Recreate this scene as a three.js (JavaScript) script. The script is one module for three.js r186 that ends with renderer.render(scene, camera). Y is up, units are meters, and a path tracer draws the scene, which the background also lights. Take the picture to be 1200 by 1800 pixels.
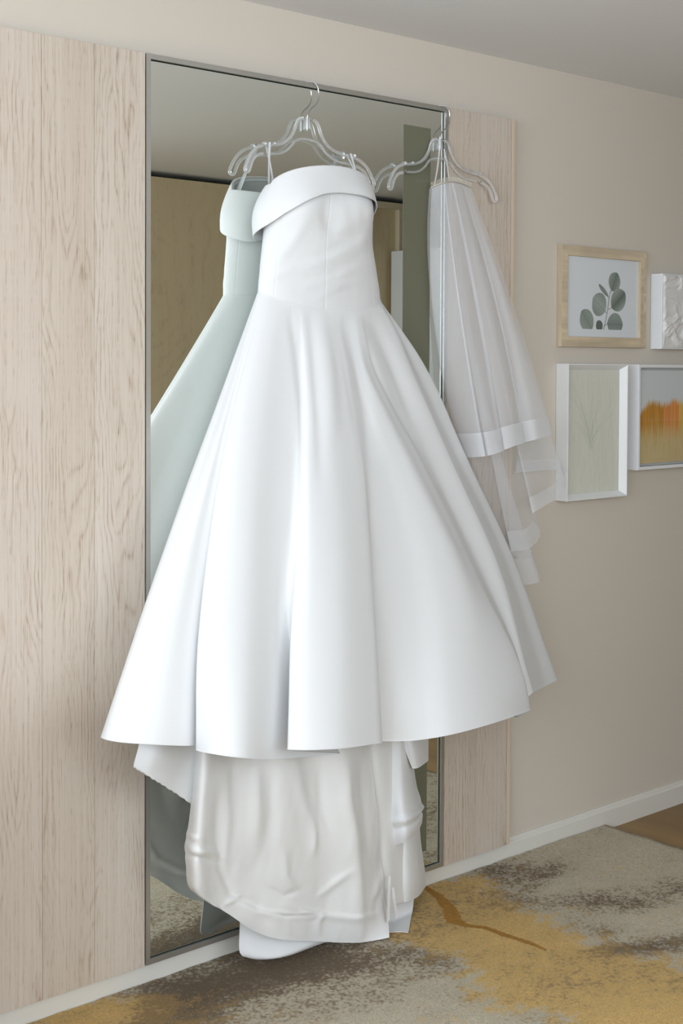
import * as THREE from 'three';
import { mergeGeometries, mergeVertices } from 'three/addons/utils/BufferGeometryUtils.js';
import { RoundedBoxGeometry } from 'three/addons/geometries/RoundedBoxGeometry.js';
import { RectAreaLightUniformsLib } from 'three/addons/lights/RectAreaLightUniformsLib.js';

// ---------------------------------------------------------------- camera, light, exposure
const scene = new THREE.Scene();
const renderer = new THREE.WebGLRenderer({ antialias: true });
renderer.toneMapping = THREE.LinearToneMapping;
renderer.toneMappingExposure = 1.02;
renderer.shadowMap.enabled = true;
RectAreaLightUniformsLib.init();

const FOC = 2450, CY = 711.3;                       // focal length and principal row of a 1200 x 1800 frame (shifted lens)
const EYE = new THREE.Vector3(-1.8671, 1.5294, 2.8108);
const camera = new THREE.PerspectiveCamera(2 * Math.atan(900 / FOC) * 180 / Math.PI, 1200 / 1800, 0.05, 60);
camera.rotation.order = 'YXZ';
camera.rotation.set(-0.0272027, -0.7260288, 0.0044029);
camera.position.copy(EYE);
camera.setViewOffset(1200, 1800, 0, 900 - CY, 1200, 1800);
camera.updateMatrixWorld(true);
scene.add(camera);
scene.background = new THREE.Color(0.75, 0.86, 1.0);

const WIN = { x: -4.2, z0: 0.05, z1: 4.5, y0: 1.2, y1: 2.42 };       // window in the left wall
const WIN2 = { z: 4.6, x0: -3.4, x1: 0.8, y0: 1.2, y1: 2.42 };        // window in the rear wall, behind the camera
{
  const sky = new THREE.Color(0.84, 0.95, 1.08);
  const day = new THREE.RectAreaLight(sky, 7.9, WIN.z1 - WIN.z0, WIN.y1 - WIN.y0);
  day.position.set(WIN.x + 0.06, (WIN.y0 + WIN.y1) / 2, (WIN.z0 + WIN.z1) / 2);
  day.lookAt(10, (WIN.y0 + WIN.y1) / 2, (WIN.z0 + WIN.z1) / 2);
  day.name = 'window_daylight_side';
  const rear = new THREE.RectAreaLight(sky, 4.6, WIN2.x1 - WIN2.x0, WIN2.y1 - WIN2.y0);
  rear.position.set((WIN2.x0 + WIN2.x1) / 2, (WIN2.y0 + WIN2.y1) / 2, WIN2.z - 0.06);
  rear.lookAt((WIN2.x0 + WIN2.x1) / 2, (WIN2.y0 + WIN2.y1) / 2, -10);
  rear.name = 'window_daylight_rear';
  scene.add(day, rear);
}

// ---------------------------------------------------------------- helpers
const V3 = (x, y, z) => new THREE.Vector3(x, y, z);
const AX = [0, 1, 2].map((i) => new THREE.Vector3().setFromMatrixColumn(camera.matrixWorld, i));
const ray = (px, py) => AX[0].clone().multiplyScalar((px - 600) / FOC).addScaledVector(AX[1], (CY - py) / FOC).sub(AX[2]);
function U(px, py, z) { const w = ray(px, py); return EYE.clone().addScaledVector(w, (z - EYE.z) / w.z); }       // where the sight line of a pixel meets a plane parallel to the wall
function G(px, py, y) { const w = ray(px, py); return EYE.clone().addScaledVector(w, (y - EYE.y) / w.y); }       // ... or a level plane
let seed = 12345;
const rnd = () => { seed = (seed * 1664525 + 1013904223) >>> 0; return seed / 4294967296; };
const clamp = (x, a = 0, b = 1) => Math.min(b, Math.max(a, x));
const mixn = (a, b, t) => a + (b - a) * t;
const sm = (a, b, x) => { const t = clamp((x - a) / (b - a)); return t * t * (3 - 2 * t); };
const hash = (x, y, s = 0) => { let h = (Math.imul(x, 374761393) + Math.imul(y, 668265263) + Math.imul(s, 974634121)) | 0; h = Math.imul(h ^ (h >>> 13), 1274126177); return ((h ^ (h >>> 16)) >>> 0) / 4294967296; };
function noise(x, y, s = 0) {
  const i = Math.floor(x), j = Math.floor(y), u = x - i, v = y - j, a = u * u * (3 - 2 * u), b = v * v * (3 - 2 * v);
  return mixn(mixn(hash(i, j, s), hash(i + 1, j, s), a), mixn(hash(i, j + 1, s), hash(i + 1, j + 1, s), a), b);
}
function fbm(x, y, o = 4, s = 0) { let r = 0, a = 0.5, t = 0; for (let k = 0; k < o; k++) { r += a * noise(x, y, s + k); t += a; a *= 0.5; x *= 2.03; y *= 2.03; } return r / t; }

const taken = {};
function numbered(n) { taken[n] = (taken[n] ?? -1) + 1; return taken[n] ? `${n}_${String(taken[n]).padStart(3, '0')}` : n; }
function obj(name, geo, mat, parent) {
  const g = Array.isArray(geo) ? mergeGeometries(geo.map((k) => (k.index ? k.toNonIndexed() : k))) : geo;
  const m = new THREE.Mesh(g, mat); m.castShadow = m.receiveShadow = true;
  if (parent) { m.name = name; parent.add(m); } else { m.name = numbered(name); scene.add(m); }
  return m;
}
function thing(name, label, category, [x, y, z] = [0, 0, 0], group) {
  const o = new THREE.Group(); o.name = numbered(name); o.position.set(x, y, z); o.userData = { label, category };
  if (group) o.userData.group = group;
  scene.add(o); return o;
}
function struct(name, geo, mat, label, category) {
  const o = obj(name, geo, mat); o.userData.kind = 'structure';
  if (label) o.userData.label = label;
  if (category) o.userData.category = category;
  return o;
}
function box(x0, x1, y0, y1, z0, z1, r = 0) {
  const w = x1 - x0, h = y1 - y0, d = z1 - z0;
  const g = r ? new RoundedBoxGeometry(w, h, d, 2, r) : new THREE.BoxGeometry(w, h, d);
  g.translate((x0 + x1) / 2, (y0 + y1) / 2, (z0 + z1) / 2);
  return g;
}
const tube = (pts, r, n = 48, m = 8) => new THREE.TubeGeometry(new THREE.CatmullRomCurve3(pts), n, r, m);
const std = (o) => new THREE.MeshStandardMaterial(o);
const phy = (o) => new THREE.MeshPhysicalMaterial(o);
const srgb = (r, g, b) => new THREE.Color(r / 255, g / 255, b / 255).convertSRGBToLinear();
function pixels(w, h, f, color = true) {
  const d = new Uint8Array(w * h * 4);
  for (let j = 0; j < h; j++) for (let i = 0; i < w; i++) { const c = f(i, j), k = (j * w + i) * 4; d[k] = clamp(c[0], 0, 255); d[k + 1] = clamp(c[1], 0, 255); d[k + 2] = clamp(c[2], 0, 255); d[k + 3] = 255; }
  const t = new THREE.DataTexture(d, w, h, THREE.RGBAFormat); t.magFilter = THREE.LinearFilter; t.minFilter = THREE.LinearFilter; t.wrapS = t.wrapT = THREE.RepeatWrapping;
  if (color) t.colorSpace = THREE.SRGBColorSpace;
  t.needsUpdate = true; return t;
}
function canvasMap(w, h, draw) {
  const c = document.createElement('canvas'); c.width = w; c.height = h; draw(c.getContext('2d'), w, h);
  const t = new THREE.CanvasTexture(c); t.colorSpace = THREE.SRGBColorSpace; return t;
}
// cloth: rows of control points, splined both ways, given a thickness
function cr(p0, p1, p2, p3, t) { const a = t * t, b = a * t; return 0.5 * (2 * p1 + (p2 - p0) * t + (2 * p0 - 5 * p1 + 4 * p2 - p3) * a + (3 * p1 - p0 - 3 * p2 + p3) * b); }
function spline(arr, s, closed) {
  const n = arr.length, segs = closed ? n : n - 1, f = Math.min(s * segs, segs - 1e-9), i = Math.floor(f), t = f - i;
  const at = (k) => arr[closed ? (k + n) % n : clamp(k, 0, n - 1)];
  const a = at(i - 1), b = at(i), c = at(i + 1), d = at(i + 2);
  return V3(cr(a.x, b.x, c.x, d.x, t), cr(a.y, b.y, c.y, d.y, t), cr(a.z, b.z, c.z, d.z, t));
}
function loft(rows, nu, nv, closed = false) {
  const P = [], cols = [];
  for (let i = 0; i < (closed ? nu : nu + 1); i++) cols.push(rows.map((r) => spline(r, i / nu, closed)));
  for (let j = 0; j <= nv; j++) { const row = cols.map((c) => spline(c, j / nv)); if (closed) row.push(row[0].clone()); P.push(row); }
  return P;
}
function clothNormals(P, closed) {
  const nv = P.length - 1, nu = P[0].length - 1;
  return P.map((row, j) => row.map((p, i) => {
    const l = i > 0 ? P[j][i - 1] : closed ? P[j][nu - 1] : p, r = i < nu ? P[j][i + 1] : closed ? P[j][1] : p, u = P[Math.max(0, j - 1)][i], d = P[Math.min(nv, j + 1)][i];
    return d.clone().sub(u).cross(r.clone().sub(l)).normalize();
  }));
}
function cloth(P, { t = 0.0014, closed = false, bump } = {}) {
  let N = clothNormals(P, closed);
  const nv = P.length - 1, nu = P[0].length - 1;
  if (bump) { P.forEach((row, j) => row.forEach((p, i) => p.addScaledVector(N[j][i], bump(i / nu, j / nv, p)))); N = clothNormals(P, closed); }
  for (const row of P) for (const p of row) p.y = Math.max(p.y, 0.0232);
  const pos = [], uv = [], idx = [], w = nu + 1, back = w * (nv + 1);
  for (const s of [0, 1]) for (let j = 0; j <= nv; j++) for (let i = 0; i <= nu; i++) { const p = P[j][i], n = N[j][i]; pos.push(p.x + n.x * t * (0.5 - s), p.y + n.y * t * (0.5 - s), p.z + n.z * t * (0.5 - s)); uv.push(p.x, p.y); }
  for (let j = 0; j < nv; j++) for (let i = 0; i < nu; i++) {
    const a = j * w + i, b = a + 1, c = a + w, d = c + 1;
    idx.push(a, c, b, b, c, d);
    if (t) idx.push(back + a, back + b, back + c, back + b, back + d, back + c);
  }
  if (t) {
    const rim = (a, b) => idx.push(a, b, back + a, b, back + b, back + a);
    for (let i = 0; i < nu; i++) { rim(i + 1, i); rim(nv * w + i, nv * w + i + 1); }
    if (!closed) for (let j = 0; j < nv; j++) { rim(j * w, (j + 1) * w); rim((j + 1) * w + nu, j * w + nu); }
  }
  const g = new THREE.BufferGeometry();
  g.setAttribute('position', new THREE.Float32BufferAttribute(pos, 3)); g.setAttribute('uv', new THREE.Float32BufferAttribute(uv, 2)); g.setIndex(idx);
  g.computeVertexNormals();
  return g;
}
const toPx = (q) => { const v = q.clone().sub(EYE), z = -v.dot(AX[2]); return [600 + FOC * v.dot(AX[0]) / z, CY - FOC * v.dot(AX[1]) / z]; };
// creases in cloth: polylines with a height in metres and a half-width on either side
function creases(list) {
  return (p) => {
    const [x, y] = toPx(p); let h = 0;
    for (const [amp, wl, wr2, ...pts] of list) {
      let best = 1e9, side = 1, along = 0;
      for (let k = 0; k + 1 < pts.length; k++) { const [ax, ay] = pts[k], [bx, by] = pts[k + 1], ux = bx - ax, uy = by - ay, t = clamp(((x - ax) * ux + (y - ay) * uy) / (ux * ux + uy * uy)), dx = x - ax - ux * t, dy = y - ay - uy * t, d = Math.hypot(dx, dy); if (d < best) { best = d; side = ux * dy - uy * dx; along = (k + t) / (pts.length - 1); } }
      const w = side > 0 ? wl : wr2; if (best < 3 * w) h += amp * Math.exp(-((best / w) ** 2)) * Math.pow(Math.sin(Math.PI * clamp(along * 0.9 + 0.05)), 0.6);
    }
    return h;
  };
}
const LOW = 0.0245;                                 // cloth that reaches the rug rests on its pile
const sheet = (rows, nu, nv, opt) => cloth(loft(rows.map((r) => r.map((q) => { if (q.isVector3) return q; const p = U(...q); return p.y < LOW ? G(q[0], q[1], LOW) : p; })), nu, nv), opt);

// ---------------------------------------------------------------- the room
const CEIL = 2.463, WZ = -0.04, XL = WIN.x, XR = 5.0, ZB = 4.6, OPP = 2.78, RUG = 0.02;
const paint = std({ color: srgb(214, 204, 190), roughness: 0.9 });
const ceilPaint = std({ color: srgb(238, 238, 238), roughness: 0.95 });
const trimPaint = std({ color: srgb(226, 222, 212), roughness: 0.55 });
struct('wall_back', box(XL - 0.2, XR + 0.2, -0.1, CEIL + 0.1, WZ - 0.15, WZ), paint, 'warm off-white painted wall behind the mirror and pictures', 'wall');
struct('ceiling', box(XL - 0.2, XR + 0.2, CEIL, CEIL + 0.15, WZ, ZB + 0.15), ceilPaint, 'plain white painted ceiling', 'ceiling');
const floorMap = pixels(512, 512, (i, j) => { const g = fbm(i / 6, j / 120, 4, 3), f = fbm(i / 60, j / 200, 3, 9); const k = 0.75 + 0.35 * g + 0.2 * (f - 0.5); return [168 * k, 134 * k, 86 * k]; });
floorMap.repeat.set(1, 1);
struct('floor', box(XL - 0.2, XR + 0.2, -0.15, 0, WZ - 0.15, ZB + 0.15), std({ map: floorMap, roughness: 0.5 }), 'brown wood floor beyond the rug', 'floor');
{ // wall with the window the daylight comes from
  const { x, z0, z1, y0, y1 } = WIN;
  struct('wall_left', [box(x - 0.2, x, 0, y0, WZ, ZB), box(x - 0.2, x, y1, CEIL, WZ, ZB), box(x - 0.2, x, y0, y1, WZ, z0), box(x - 0.2, x, y0, y1, z1, ZB)], paint, 'white wall around the daylight window', 'wall');
  const w = thing('window_1', 'wide white framed window letting in daylight', 'window', [x - 0.1, 0, 0]); w.userData.kind = 'structure';
  const fr = 0.05;
  obj('frame', [box(-0.04, 0.04, y0, y0 + fr, z0, z1), box(-0.04, 0.04, y1 - fr, y1, z0, z1), box(-0.04, 0.04, y0, y1, z0, z0 + fr), box(-0.04, 0.04, y0, y1, z1 - fr, z1), box(-0.03, 0.03, y0, y1, (z0 + z1) / 2 - 0.025, (z0 + z1) / 2 + 0.025)], trimPaint, w);
  obj('pane', box(-0.004, 0.004, y0 + fr, y1 - fr, z0 + fr, z1 - fr), phy({ color: 0xffffff, transmission: 1, roughness: 0, thickness: 0 }), w);
}
struct('wall_right', box(XR, XR + 0.15, 0, CEIL, WZ, ZB), paint, 'off-white end wall', 'wall');
{
  const { z, x0, x1, y0, y1 } = WIN2;
  struct('wall_rear', [box(XL, XR, 0, y0, z, z + 0.15), box(XL, XR, y1, CEIL, z, z + 0.15), box(XL, x0, y0, y1, z, z + 0.15), box(x1, XR, y0, y1, z, z + 0.15)], paint, 'off-white rear wall around a window', 'wall');
  const w = thing('window_2', 'white framed window in the rear wall letting in daylight', 'window', [0, 0, z + 0.08]); w.userData.kind = 'structure';
  const fr = 0.05, m = (x0 + x1) / 2;
  obj('frame', [box(x0, x1, y0, y0 + fr, -0.04, 0.04), box(x0, x1, y1 - fr, y1, -0.04, 0.04), box(x0, x0 + fr, y0, y1, -0.04, 0.04), box(x1 - fr, x1, y0, y1, -0.04, 0.04), box(m - 0.025, m + 0.025, y0, y1, -0.03, 0.03)], trimPaint, w);
  obj('pane', box(x0 + fr, x1 - fr, y0 + fr, y1 - fr, -0.004, 0.004), phy({ color: 0xffffff, transmission: 1, roughness: 0, thickness: 0 }), w);
}

// light oak: grain with cathedral figures, one texture per board variant
function oak(s, tint, strength = 1) {
  return pixels(256, 2048, (i, j) => {
    const x = i / 256, y = j / 2048;
    const cx = 0.5 + 0.7 * (noise(y * 1.3, 1.5, s + 11) - 0.5);
    const ring = Math.abs(x - cx) * (7 + 3 * noise(y * 1.7, 2.2, s + 3)) + 12 * fbm(x * 0.9, y * 3.4, 3, s) + 1.0 * fbm(x * 7, y * 30, 2, s + 7);
    const f = ring - Math.floor(ring), line = Math.pow(1 - Math.abs(f - 0.5) * 2, 3.2);
    const pore = noise(x * 128, y * 110, s + 21), pore2 = noise(x * 100, y * 48, s + 22), streak = fbm(x * 46, y * 7, 3, s + 31), patchy = fbm(x * 1.6, y * 4, 3, s + 41);
    const d = strength * (1.05 * line * sm(0.15, 0.85, pore2 * 0.6 + pore * 0.4) * sm(0.25, 0.7, fbm(x * 2, y * 9, 2, s + 55)) + 0.42 * sm(0.6, 0.85, pore) * sm(0.42, 0.62, streak) + 0.30 * (streak - 0.5) + 0.30 * (patchy - 0.5));
    return [tint[0] * (1 - 0.17 * d), tint[1] * (1 - 0.215 * d), tint[2] * (1 - 0.26 * d)];
  });
}
const boardMats = [3, 57, 111, 163].map((s, k) => { const m = oak(s, [[208, 195, 180], [203, 189, 173], [206, 192, 177], [204, 190, 174]][k]); return std({ map: m, bumpMap: m, bumpScale: 0.0002, roughness: 0.62 }); });
const PB = 0.075, PT = 2.275;
function board(x0, x1, mat, parent, zf = 0) {
  const g = box(x0 + 0.0004, x1 - 0.0004, PB, PT, zf - 0.018, zf, 0.0006), p = g.attributes.position, uv = g.attributes.uv;
  for (let i = 0; i < p.count; i++) uv.setXY(i, (p.getX(i) - x0) / 0.142, (p.getY(i) - PB) / 2.2);
  return obj('board', g, mat, parent);
}
{
  const cladding = (label, xs, first) => {
    const t = thing('wood_wall_panel', label, 'wall panel', [0, 0, 0], 'oak cladding panels beside the mirror');
    for (let k = 0; k + 1 < xs.length; k++) board(xs[k], xs[k + 1], boardMats[(k + first) % 4], t);
    obj('backing', box(xs[0], xs[xs.length - 1] - 0.004, PB + 0.004, PT - 0.004, WZ, -0.0185), std({ color: srgb(120, 100, 80), roughness: 0.9 }), t);
    return t;
  };
  cladding('wide pale oak wall panel of vertical boards, left of the mirror', [-0.70, -0.559, -0.419, -0.279, -0.141, -0.001], 0);
  const r = cladding('narrow pale oak wall panel between the mirror and the framed pictures', [1.0345, 1.170, 1.3066], 1);
  obj('edge_strip', box(1.3085, 1.322, PB, PT, WZ, 0, 0.001), std({ color: srgb(216, 196, 172), roughness: 0.6 }), r);
}
struct('baseboard_back', (() => {
  const s = new THREE.Shape(); s.moveTo(0, 0); s.lineTo(0.014, 0); s.lineTo(0.014, 0.062); s.lineTo(0.012, 0.066); s.lineTo(0.009, 0.068); s.lineTo(0.008, 0.074); s.lineTo(0.005, 0.077); s.lineTo(0, 0.077); s.closePath();
  const g = new THREE.ExtrudeGeometry(s, { depth: XR - XL, bevelEnabled: false }); g.rotateY(-Math.PI / 2); g.scale(1, 1, 1);
  // extruded along z, turned to run along x: profile depth now along z
  g.translate(XR, 0, WZ); return g;
})(), trimPaint, 'white moulded baseboard along the foot of the wall', 'baseboard');

{ // low dresser against the wall just left of the view: it keeps the window light off the foot of the oak panel
  const d = thing('dresser', 'low walnut dresser standing against the oak panel', 'dresser', [-1.55, 0.022, 0.03]);
  const walnut = std({ color: srgb(128, 92, 58), roughness: 0.5 });
  obj('body', box(-0.6, 0.6, 0.06, 0.84, 0, 0.5, 0.004), walnut, d); obj('top', box(-0.62, 0.62, 0.84, 0.87, -0.005, 0.52, 0.006), walnut, d);
  for (const sx of [-1, 1]) for (const sz of [0.05, 0.45]) obj('leg', box(sx * 0.55 - 0.02, sx * 0.55 + 0.02, 0, 0.06, sz - 0.02, sz + 0.02), walnut, d);
  for (const sx of [-0.3, 0.3]) for (let k = 0; k < 3; k++) { const q = obj('drawer', box(sx - 0.285, sx + 0.285, 0.09 + k * 0.255, 0.33 + k * 0.255, 0.5, 0.515, 0.003), walnut, d); obj('knob', new THREE.SphereGeometry(0.014, 16, 12).translate(sx, 0.21 + k * 0.255, 0.527), std({ color: srgb(170, 168, 160), metalness: 1, roughness: 0.3 }), q); }
}

// ---------------------------------------------------------------- the mirror
{
  const t = thing('wall_mirror', 'tall frameless-look mirror in a thin grey metal frame between oak panels', 'mirror');
  const steel = std({ color: srgb(200, 199, 194), metalness: 0.9, roughness: 0.4 }), edge = phy({ color: srgb(20, 34, 28), roughness: 0.15 });
  const x0 = 0.001, x1 = 1.0325, w = 0.0125, zf = 0.002, zb = -0.012;
  obj('frame', [box(x0, x1, PT - w, PT, zb, zf), box(x0, x1, PB, PB + w, zb, zf), box(x0, x0 + w, PB + w, PT - w, zb, zf), box(x1 - w, x1, PB + w, PT - w, zb, zf)], steel, t);
  const gx0 = x0 + w, gx1 = x1 - w - 0.004, gy0 = PB + w + 0.003, gy1 = PT - w - 0.003;
  obj('mirror_glass', box(gx0, gx1, gy0, gy1, -0.010, -0.006), std({ color: new THREE.Color(0.90, 0.94, 0.905), metalness: 1, roughness: 0.0 }), t);
  obj('glass_edge', [box(gx1, x1 - w, gy0, gy1, -0.011, -0.0065), box(gx0, x1 - w, gy1, PT - w, -0.011, -0.0065), box(gx0, x1 - w, PB + w, gy0, -0.011, -0.0065)], edge, t);
  obj('backing', box(gx0, gx1, gy0, gy1, -0.016, -0.0121), std({ color: srgb(70, 66, 60), roughness: 0.9 }), t);
  obj('frosted_strip', box(0.861, 0.968, 0.134, 2.208, -0.0059, -0.0052), phy({ color: srgb(114, 114, 94), roughness: 0.35 }), t).userData.label = 'dark olive frosted light strip, switched off';
}

// ---------------------------------------------------------------- rug
{
  const RX0 = -3.0, RX1 = 1.822, RZ0 = -0.024, RZ1 = 2.5;
  const blobs = (list) => list.map(([px, py, rx, rz, a, w]) => { const p = G(px, py, RUG); return [p.x, p.z, rx, rz, a, w]; });
  const yellow = blobs([[790, 1590, 0.14, 0.20, 0.6, 1.1], [860, 1640, 0.16, 0.18, 0.5, 1.1], [960, 1690, 0.16, 0.16, 0.5, 1.0], [1080, 1740, 0.22, 0.20, 0.5, 1.1], [1190, 1790, 0.2, 0.25, 0.5, 1.1], [740, 1625, 0.12, 0.1, 0, 0.9], [900, 1740, 0.08, 0.10, 0, 0.55], [130, 1790, 0.11, 0.16, 0, 1.25], [230, 1772, 0.08, 0.06, 0, 1.0], [1040, 1452, 0.05, 0.06, 0, 0.45], [800, 1555, 0.07, 0.04, 0, 0.9], [1010, 1600, 0.06, 0.05, 0, 0.5]]);
  const dark = blobs([[300, 1730, 0.12, 0.10, 0, 0.9], [420, 1720, 0.22, 0.12, 0, 1.0], [560, 1700, 0.16, 0.10, 0, 0.9], [760, 1690, 0.12, 0.07, 0.4, 0.9], [640, 1760, 0.18, 0.06, 0, 0.6], [890, 1530, 0.10, 0.06, 0, 1.0], [960, 1535, 0.10, 0.06, 0, 0.6], [1110, 1590, 0.12, 0.06, 0.4, 0.75], [1010, 1580, 0.10, 0.05, 0.3, 0.5], [1150, 1662, 0.16, 0.055, 0.35, 1.3], [1060, 1640, 0.12, 0.04, 0.3, 0.7], [300, 1790, 0.12, 0.10, 0, 0.6], [1190, 1720, 0.10, 0.06, 0, 0.7], [700, 1610, 0.2, 0.15, 0, 0.4]]);
  const light = blobs([[1100, 1500, 0.25, 0.12, 0, 1.0], [1000, 1560, 0.10, 0.05, 0.4, 0.7], [1130, 1540, 0.2, 0.08, 0.2, 0.9], [1000, 1655, 0.10, 0.05, 0.4, 0.6], [620, 1790, 0.18, 0.10, 0, 0.7], [800, 1790, 0.18, 0.06, 0.4, 0.8], [1170, 1610, 0.15, 0.06, 0.3, 0.8]]);
  const sum = (L, x, z) => { let s = 0; for (const [cx, cz, rx, rz, a, w] of L) { const c = Math.cos(a), n = Math.sin(a), dx = x - cx, dz = z - cz, u = (dx * c + dz * n) / rx, v = (-dx * n + dz * c) / rz, q = u * u + v * v; if (q < 6) s += w * Math.exp(-q); } return s; };
  const streak = [[745, 1558], [772, 1576], [792, 1600], [797, 1618], [818, 1627], [850, 1630], [885, 1643], [925, 1656], [958, 1669]].map(([a, b]) => G(a, b, RUG));
  const streakW = [0.010, 0.014, 0.022, 0.024, 0.011, 0.010, 0.011, 0.011, 0.004];
  const near = streak.reduce((b, p) => [Math.min(b[0], p.x), Math.max(b[1], p.x), Math.min(b[2], p.z), Math.max(b[3], p.z)], [9, -9, 9, -9]);
  const W = 2048, H = 1072, sx = (RX1 - RX0) / W, sz = (RZ1 - RZ0) / H;
  const map = pixels(W, H, (i, j) => {
    const x = RX0 + (i + 0.5) * sx, z = RZ0 + (j + 0.5) * sz;
    const wx = x + 0.05 * (fbm(x * 7, z * 7, 3, 5) - 0.5) * 2, wz = z + 0.05 * (fbm(x * 7, z * 7, 3, 6) - 0.5) * 2;
    const fine = hash(i, j, 3), fine2 = noise(x * 160, z * 160, 8), mid = fbm(x * 26, z * 40, 3, 12);
    const far = sm(0.0, 0.4, Math.max(0.3 - x, z - 1.0, 0)) ;
    let d = 0.78 * sum(dark, wx, wz) - 0.9 * sum(light, wx, wz) + 0.75 * (fbm(wx * 3.2, wz * 5.5, 4, 30) - 0.47) * 2 + far * 0.15;
    let y = sum(yellow, wx, wz) + 0.5 * far * sm(0.55, 0.7, fbm(wx * 2.2, wz * 3, 3, 44)) + 0.9 * (mid - 0.5);
    const grain = (fine - 0.5) * 0.7 + (fine2 - 0.5) * 1.15 + (mid - 0.5) * 0.7;
    const dk = sm(-0.1, 1.15, d + grain * 1.1), yl = sm(0.28, 0.80, y + grain * 0.45);
    let c = [mixn(206, 112, dk), mixn(194, 96, dk), mixn(170, 76, dk)];
    const yc = [mixn(222, 192, dk * 0.6), mixn(184, 150, dk * 0.6), mixn(116, 80, dk * 0.6)];
    c = c.map((v, k) => mixn(v, yc[k], yl * (1 - 0.55 * dk)));
    if (x > near[0] - 0.04 && x < near[1] + 0.04 && z > near[2] - 0.04 && z < near[3] + 0.04) {
      let m = 9;
      for (let k = 0; k + 1 < streak.length; k++) { const a = streak[k], b = streak[k + 1], ux = b.x - a.x, uz = b.z - a.z, t = clamp(((x - a.x) * ux + (z - a.z) * uz) / (ux * ux + uz * uz)); m = Math.min(m, Math.hypot(x - a.x - ux * t, z - a.z - uz * t) - mixn(streakW[k], streakW[k + 1], t) * (0.75 + 0.5 * fine2)); }
      if (m < 0) c = [178, 128, 52];
    }
    const s = 0.86 + 0.2 * fine + 0.1 * fine2;
    return [c[0] * s, c[1] * s, c[2] * s];
  });
  const bump = pixels(512, 512, (i, j) => { const v = 255 * (0.5 * hash(i, j, 1) + 0.5 * noise(i / 2.5, j / 2.5, 4)); return [v, v, v]; }, false); bump.repeat.set(14, 8);
  const nx = 220, nz = 120, P = [];
  for (let j = 0; j <= nz; j++) { const row = []; for (let i = 0; i <= nx; i++) { const ex = RX1 - (1 - i / nx) * (RX1 - RX0), ez = RZ0 + j / nz * (RZ1 - RZ0); row.push(V3(ex + (i === nx ? 0.008 * (hash(j, 2) - 0.5) : 0), RUG + 0.0015 * (noise(ex * 40, ez * 40, 2) - 0.5) * 2, ez)); } P.push(row); }
  const pos = [], uv = [], idx = [];
  for (let j = 0; j <= nz; j++) for (let i = 0; i <= nx; i++) { const p = P[j][i]; pos.push(p.x, p.y, p.z); uv.push(i / nx, j / nz); }
  for (let j = 0; j < nz; j++) for (let i = 0; i < nx; i++) { const a = j * (nx + 1) + i; idx.push(a, a + nx + 1, a + 1, a + 1, a + nx + 1, a + nx + 2); }
  // skirts at the rim down to the floor
  const rimTo = (k) => { pos.push(pos[k * 3], 0.001, pos[k * 3 + 2]); uv.push(uv[k * 2], uv[k * 2 + 1]); return pos.length / 3 - 1; };
  let last = rimTo(nx);
  for (let j = 0; j < nz; j++) { const a = j * (nx + 1) + nx, b = a + nx + 1, l = rimTo(b); idx.push(a, b, last, b, l, last); last = l; }
  last = rimTo(nz * (nx + 1));
  for (let i = 0; i < nx; i++) { const a = nz * (nx + 1) + i, l = rimTo(a + 1); idx.push(a, last, a + 1, a + 1, last, l); last = l; }
  const g = new THREE.BufferGeometry(); g.setAttribute('position', new THREE.Float32BufferAttribute(pos, 3)); g.setAttribute('uv', new THREE.Float32BufferAttribute(uv, 2)); g.setIndex(idx); g.computeVertexNormals();
  const o = obj('area_rug', g, std({ map, bumpMap: bump, bumpScale: 0.004, roughness: 1 }));
  o.userData = { label: 'mottled taupe, grey and ochre patterned rug under the wedding dress', category: 'rug' };
}

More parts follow.
